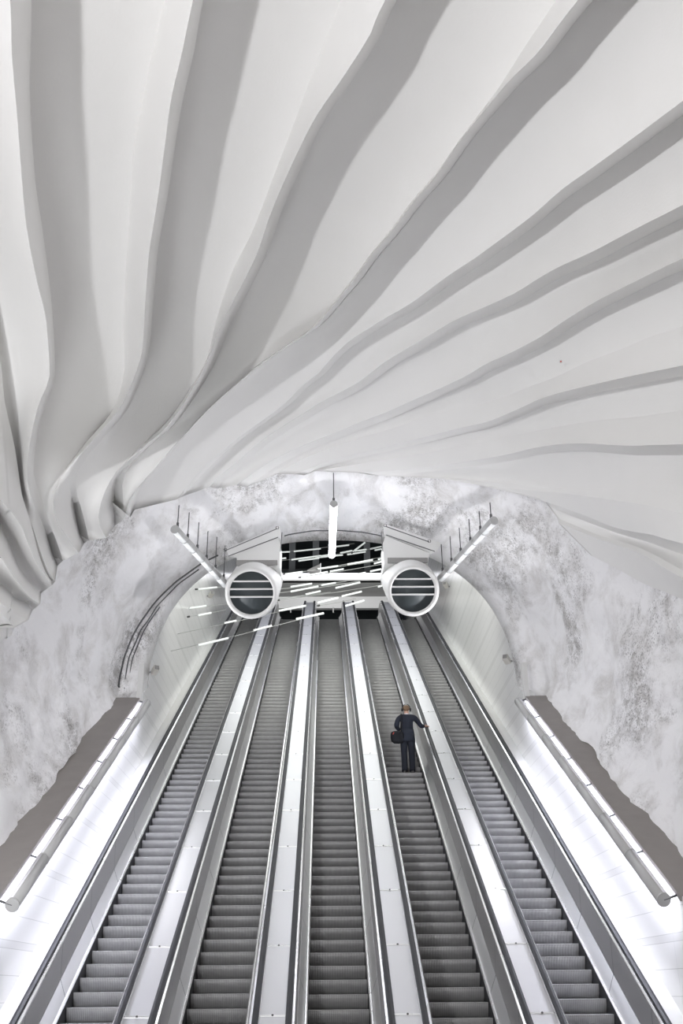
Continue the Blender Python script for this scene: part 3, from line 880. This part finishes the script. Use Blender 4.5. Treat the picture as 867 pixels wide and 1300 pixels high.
for k, (z, y) in enumerate(((22.2, 52.0), (23.5, 53.5), (24.3, 50.0))):
    o = MB().box((.19, y, z), (9.3, .25, .28)).build('trim_%d' % (10+k), M['beam_dark']); tag(o, kind='structure')
for k, px in enumerate((371, 401, 466)):
    p = at_y(px, 712, 51)
    o = MB().box((p.x, 51, 22.6), (.35, .3, 3.4)).build('trim_%d' % (14+k), M['beam_dark']); tag(o, kind='structure')
p = at_y(399, 721, 46.6)
lp = empty('spot_lamp', p, 'wedge-shaped pale lamp head in the dark opening left of the centre lamp', 'spot lamp')
MB().prism([(.3,0,.22), (.3,0,-.22), (-.15,0,-.2), (-.35,0,-.1)], (0,.4,0)).build('lamp_head', M['painted_grey'], lp)
MB().box((.32,.2,.0), (.03,.42,.5)).build('lamp_front', M['tube_lens'], lp)
# ceiling signs' hooks under the white beam
for k, px in enumerate((369, 423)):
    p = at_y(px, 775, Yfar-.05)
    h = empty('hook', p, ['small hanging hook under the far white beam, left one', 'small hanging hook under the far white beam, right one'][k], 'hook')
    MB().tube([(0,0,.2), (0,0,-.12), (.08,0,-.12)], .035, 6).build('hook_bar', M['painted_white'], h)

# ------------------------------------------------------------------ people
def skin_mesh(name, joints, edges, mat, parent, sub=2, root=0):
    me = D.meshes.new(name); me.from_pydata([j[0] for j in joints], edges, [])
    o = D.objects.new(name, me); C.objects.link(o); o.parent = parent
    md = o.modifiers.new('skin', 'SKIN'); md.use_smooth_shade = True
    lay = me.skin_vertices[0].data if me.skin_vertices else None
    if lay is None:
        bm = bmesh.new(); bm.from_mesh(me); bm.verts.layers.skin.verify(); bm.to_mesh(me); bm.free(); lay = me.skin_vertices[0].data
    for i, j in enumerate(joints):
        lay[i].radius = j[1] if isinstance(j[1], tuple) else (j[1], j[1])
        lay[i].use_root = (i == root)
    s2 = o.modifiers.new('sub', 'SUBSURF'); s2.levels = sub; s2.render_levels = sub
    me.materials.append(mat); return o

def person(loc, label, jacket, trouser, hold=True, headphones=True):
    root = empty('person', loc, label, 'person')
    J = []; Ed = []
    def j(p, r): J.append((p, r)); return len(J)-1
    def e(*ids):
        for a, b in zip(ids[:-1], ids[1:]): Ed.append((a, b))
    pel = j((0,0,.93), (.13,.10)); sp1 = j((0,0,1.12), (.12,.09)); ch = j((0,.0,1.32), (.15,.10)); nk = j((0,.01,1.46), .058)
    hb = j((0,.035,1.54), .062); hd = j((0,.07,1.63), (.078,.092)); ht = j((0,.075,1.70), (.06,.07))
    e(pel, sp1, ch, nk, hb, hd, ht)
    # face: nose and chin
    ns = j((0,.165,1.60), .014); e(hd, ns)
    for s in (-1, 1):
        hp = j((s*.09,0,.88), .085); kn = j((s*.095,.02,.50), .058); an = j((s*.095,-.01,.10), .04); ft = j((s*.10,.14,.045), .035)
        e(pel, hp, kn, an, ft)
    sh = j((.17,0,1.41), .055); 
    if hold: el = j((.36,.07,1.19), .043); wr = j((.485,.22,1.245), .028); hn = j((.53,.30,1.255), (.042,.024)); e(ch, sh, el, wr, hn); palm = (Vector((.535,.31,1.262)), Vector((.45,.85,.1)).normalized())
    else: el = j((.24,.02,1.12), .043); wr = j((.23,.10,.90), .028); hn = j((.23,.12,.84), (.036,.022)); e(ch, sh, el, wr, hn); palm = (Vector((.23,.12,.84)), Vector((0,.2,-1)).normalized())
    sl = j((-.17,0,1.41), .055); ll = j((-.27,-.05,1.17), .043); lw = j((-.18,.18,1.12), .028); lh = j((-.15,.24,1.13), (.036,.022)); e(ch, sl, ll, lw, lh)
    body = skin_mesh('body', J, Ed, M['skin'], root)
    # fingers, each its own chain rooted in the palm
    for (c, dr, sd) in ((palm[0], palm[1], 1), (Vector((-.15,.24,1.13)), Vector((.5,.8,.1)).normalized(), -1)):
        side = dr.cross(Vector((0,0,1))).normalized()
        for q, ln in enumerate((.062,.072,.068,.052)):
            o_ = c + side*(q-1.5)*.019 + dr*.015
            pts = [o_, o_+dr*ln*.55, o_+dr*ln*.9+Vector((0,0,-.018)), o_+dr*ln*.85+Vector((0,0,-.042))]
            MB().tube(pts, [.0095,.009,.008,.007], 8).build('finger', M['skin'], body, True)
        o_ = c - side*sd*.03 + Vector((0,0,-.005))
        MB().tube([o_, o_-side*sd*.02+dr*.03, o_-side*sd*.018+dr*.055+Vector((0,0,-.015))], [.011,.010,.008], 8).build('thumb', M['skin'], body, True)
    # ears
    for s in (-1, 1):
        MB().ellrings([((s*.082,.06,1.60), (0,.004,0), (0,0,.006)), ((s*.09,.055,1.62), (0,.014,0), (0,0,.03)), ((s*.096,.05,1.62), (0,.008,0), (0,0,.02))], 8).build('ear', M['skin'], body, True)
    # hair cap
    rings = []
    for k in range(9):
        t = k/8; a = -.25 + t*(PI/2+.25)
        rr = math.cos(a); z = 1.645 + math.sin(a)*.092
        back = .0 if t > .3 else 0
        rings.append(((0, .052 - .012*(1-t), z), (.092*max(rr,.02), 0, 0), (0, .100*max(rr,.02), 0)))
    MB().ellrings(rings, 18).build('hair', M['hair'], root, True)
    # nape, short hair
    MB().ellrings([((0,-.012,1.57), (.045,0,0), (0,.035,0)), ((0,-.005,1.60), (.068,0,0), (0,.05,0)), ((0,.01,1.64), (.08,0,0), (0,.07,0))], 14).build('nape_hair', M['hair'], root, True)
    MB().ellrings([((0,.008,1.455), (.07,0,0), (0,.066,0)), ((0,.012,1.50), (.064,0,0), (0,.062,0))], 16).build('shirt_collar', M['shirt'], root, True)
    # jacket: body and both sleeves as one continuous skinned surface plus a skirt
    K = []; Ke = []
    def q(p, r): K.append((p, r)); return len(K)-1
    a0 = q((0,-.005,.80), (.185,.125)); a1 = q((0,-.005,.95), (.18,.125)); a2 = q((0,0,1.13), (.165,.12)); a3 = q((0,-.005,1.30), (.19,.125)); a4 = q((0,0,1.41), (.15,.10)); a5 = q((0,.005,1.465), (.075,.07))
    for x, y in ((a0,a1),(a1,a2),(a2,a3),(a3,a4),(a4,a5)): Ke.append((x, y))
    if hold: arm = [((.20,0,1.40),.078), ((.30,.04,1.28),.064), ((.365,.07,1.19),.062), ((.45,.175,1.225),.05)]
    else: arm = [((.20,0,1.40),.078), ((.235,.01,1.26),.066), ((.25,.02,1.12),.06), ((.24,.09,.92),.044)]
    larm = [((-.20,0,1.40),.082), ((-.245,-.03,1.28),.076), ((-.275,-.05,1.165),.074), ((-.19,.16,1.12),.046)]
    for A in (arm, larm):
        prev_ = a4
        for p, r in A:
            n_ = q(p, r); Ke.append((prev_, n_)); prev_ = n_
    skin_mesh('jacket', K, Ke, jacket, root, root=2)
    MB().ellrings([((0,-.005,1.10), (.165,0,0), (0,.118,0)), ((0,-.006,.98), (.182,0,0), (0,.13,0)), ((0,-.008,.86), (.192,0,0), (0,.14,0)), ((0,-.01,.775), (.197,0,0), (0,.145,0)), ((0,-.01,.775), (.17,0,0), (0,.12,0))], 20).build('jacket_skirt', jacket, root, True)
    tb = MB()
    for s in (-1, 1):
        tb.ellrings([((s*.085,0,.97), (.10,0,0), (0,.12,0)), ((s*.092,0,.80), (.098,0,0), (0,.112,0)), ((s*.095,.012,.50), (.078,0,0), (0,.088,0)), ((s*.095,-.005,.10), (.072,0,0), (0,.095,0)), ((s*.095,.01,.055), (.074,0,0), (0,.10,0))], 16)
    tb.build('trousers', trouser, root, True)
    for s in (-1, 1):
        x = s*.10
        MB().ellrings([((x,-.10,.0), (.04,0,0), (0,0,.0)), ((x,-.105,.03), (.042,0,0), (0,.0,.03)), ((x,-.04,.035), (.048,0,0), (0,0,.035)), ((x,.08,.033), (.055,0,0), (0,0,.033)), ((x,.17,.026), (.045,0,0), (0,0,.026)), ((x,.205,.018), (.015,0,0), (0,0,.014))], 12).build('shoe', M['shoe'], root, True)
    if headphones:
        pts = [Vector((math.cos(t)*.108, .055, 1.63+math.sin(t)*.13)) for t in [PI*k/12 for k in range(13)]]
        hb_ = MB().tube(pts, .009, 8).build('headphones', M['rubber'], root, True)
        for s in (-1, 1):
            MB().tube([(s*.085,.055,1.615), (s*.125,.053,1.612)], [.045,.038], 16).build('ear_cup', M['rubber'], hb_, True)
    return root
# man: on the step of the fourth escalator whose lip the photo shows at y=978
gx = EX[3]+.13
# snap feet to a step tread
best = None
L = (BASE_L + phase[3]) % .4 + 1.2
while L < PLEN-2.35:
    y, z, a = path_at(L)
    v = Vector((gx, y, z))-EYE; py = 650 - F*v.dot(UP)/v.dot(FW)
    if best is None or abs(py-979) < best[0]: best = (abs(py-979), y, z)
    L += .4
man = person((gx, best[1]+.13, best[2]), 'man in a dark suit and headphones riding up with his right hand on the handrail', M['suit'], M['trouser'])
# shoulder bag at his left hip, strap over the left shoulder
bg = empty('shoulder_bag', man.location + Vector((-.26,-.10,.88)), 'black shoulder bag hanging at the man\'s left hip', 'bag')
MB().ellrings([((-.17,0,.02), (0,.02,0), (0,0,.05)), ((-.155,0,.01), (0,.05,0), (0,0,.115)), ((-.08,0,0), (0,.072,0), (0,0,.16)), ((.03,0,.0), (0,.075,0), (0,0,.165)), ((.13,0,.0), (0,.06,0), (0,0,.14)), ((.165,0,.01), (0,.02,0), (0,0,.08))], 20).build('bag_body', M['bag'], bg, True)
MB().box((-.10,-.070,.085), (.02,.008,.06), Matrix.Rotation(.5, 3, 'Y')).build('red_tag', M['red'], bg)
st_pts = [(.10,-.03,.13), (.125,-.06,.30), (.12,-.055,.45), (.115,-.02,.58), (.12,.08,.60), (.12,.16,.45), (.10,.15,.25), (.03,.06,.14)]
stp = MB()
stp.tube([Vector(p) for p in st_pts], .014, 8); stp.build('strap', M['bag'], bg, True)
L = (BASE_L + phase[4]) % .4 + 1.2
while path_at(L)[0] < 42.5: L += .4
fy, fz, _ = path_at(L)
person((EX[4]-.17, fy+.13, fz), 'far person in a brown coat at the top of the rightmost escalator', M['brown_coat'], M['trouser'], hold=False, headphones=False)

# ------------------------------------------------------------------ light
def area(name, loc, target, sx, sy, power, col=(1,1,1), spread=PI):
    l = D.lights.new(name, 'AREA'); l.shape = 'RECTANGLE'; l.size = sx; l.size_y = sy; l.energy = power; l.color = col; l.spread = spread
    o = D.objects.new(name, l); C.objects.link(o); o.location = loc
    o.rotation_euler = (Vector(target)-Vector(loc)).to_track_quat('-Z', 'Y').to_euler(); return o
# floodlight of the lower hall behind the viewer, then two added fills
area('hall_flood', (-4.6, -1.2, 4.3), (1.5, 12, 12), .35, .35, 740, (.985,.985,1))
area('hall_fill_left', (-4.4, 9.0, 2.2), (-3.2, 17, 9.5), 1.6, 1.6, 92, (.95,.97,1), 2.2)  # added soft fill, stands in for bounce off the left wall
area('hall_glow', (0, -4, 9), (0, 14, 7), 9, 4, 130, (1,.95,.90))  # added ambient fill, no fixture
# small flood at the right arch foot and its added mirror, washing opposite rock
area('arch_flood_right', (4.0, 21.6, 8.2), (-5, 18, 10.5), .12, .12, 76, (.98,.98,1))
area('arch_fill_left', (-3.7, 21.6, 8.2), (5.4, 18, 10.5), .12, .12, 54, (.98,.98,1))  # added to brighten the right-hand rock, no fixture
# unseen lamp over the landing, then fills added for shaft and upper hall
area('landing_lamp', (.19, 41, 22.6), (.19, 38, 14), 8, 4, 160, (.90,.92,1))
area('shaft_fill', (.19, 30, 15.9), (.19, 30, 10), 7, 9, 330, (.97,1,.96))  # added fill, makes up for the weak output of the glowing rods
area('riser_fill', (.19, 24.3, 12.2), (.19, 34, 12.5), 5, .5, 190, (1,1,.94))  # added fill inside the arch crown to brighten the step risers
area('upper_hall_fill', (.19, 44.6, 19.4), (.19, 49, 20.3), 7, .6, 130, (1,1,1))  # added wash to brighten the far soffit and white beam
w = D.worlds.new('world'); bpy.context.scene.world = w; w.use_nodes = True
w.node_tree.nodes['Background'].inputs[0].default_value = (1,.955,.90,1)
w.node_tree.nodes['Background'].inputs[1].default_value = .26
sc = bpy.context.scene
sc.view_settings.view_transform = 'Standard'; sc.view_settings.look = 'None'
sc.view_settings.exposure = 0.46; sc.view_settings.gamma = 1.0; sc.view_settings.use_curve_mapping = False
sc.cycles.use_denoising = True
sc.cycles.max_bounces = 8; sc.cycles.diffuse_bounces = 5; sc.cycles.glossy_bounces = 4
sc.cycles.sample_clamp_indirect = 6
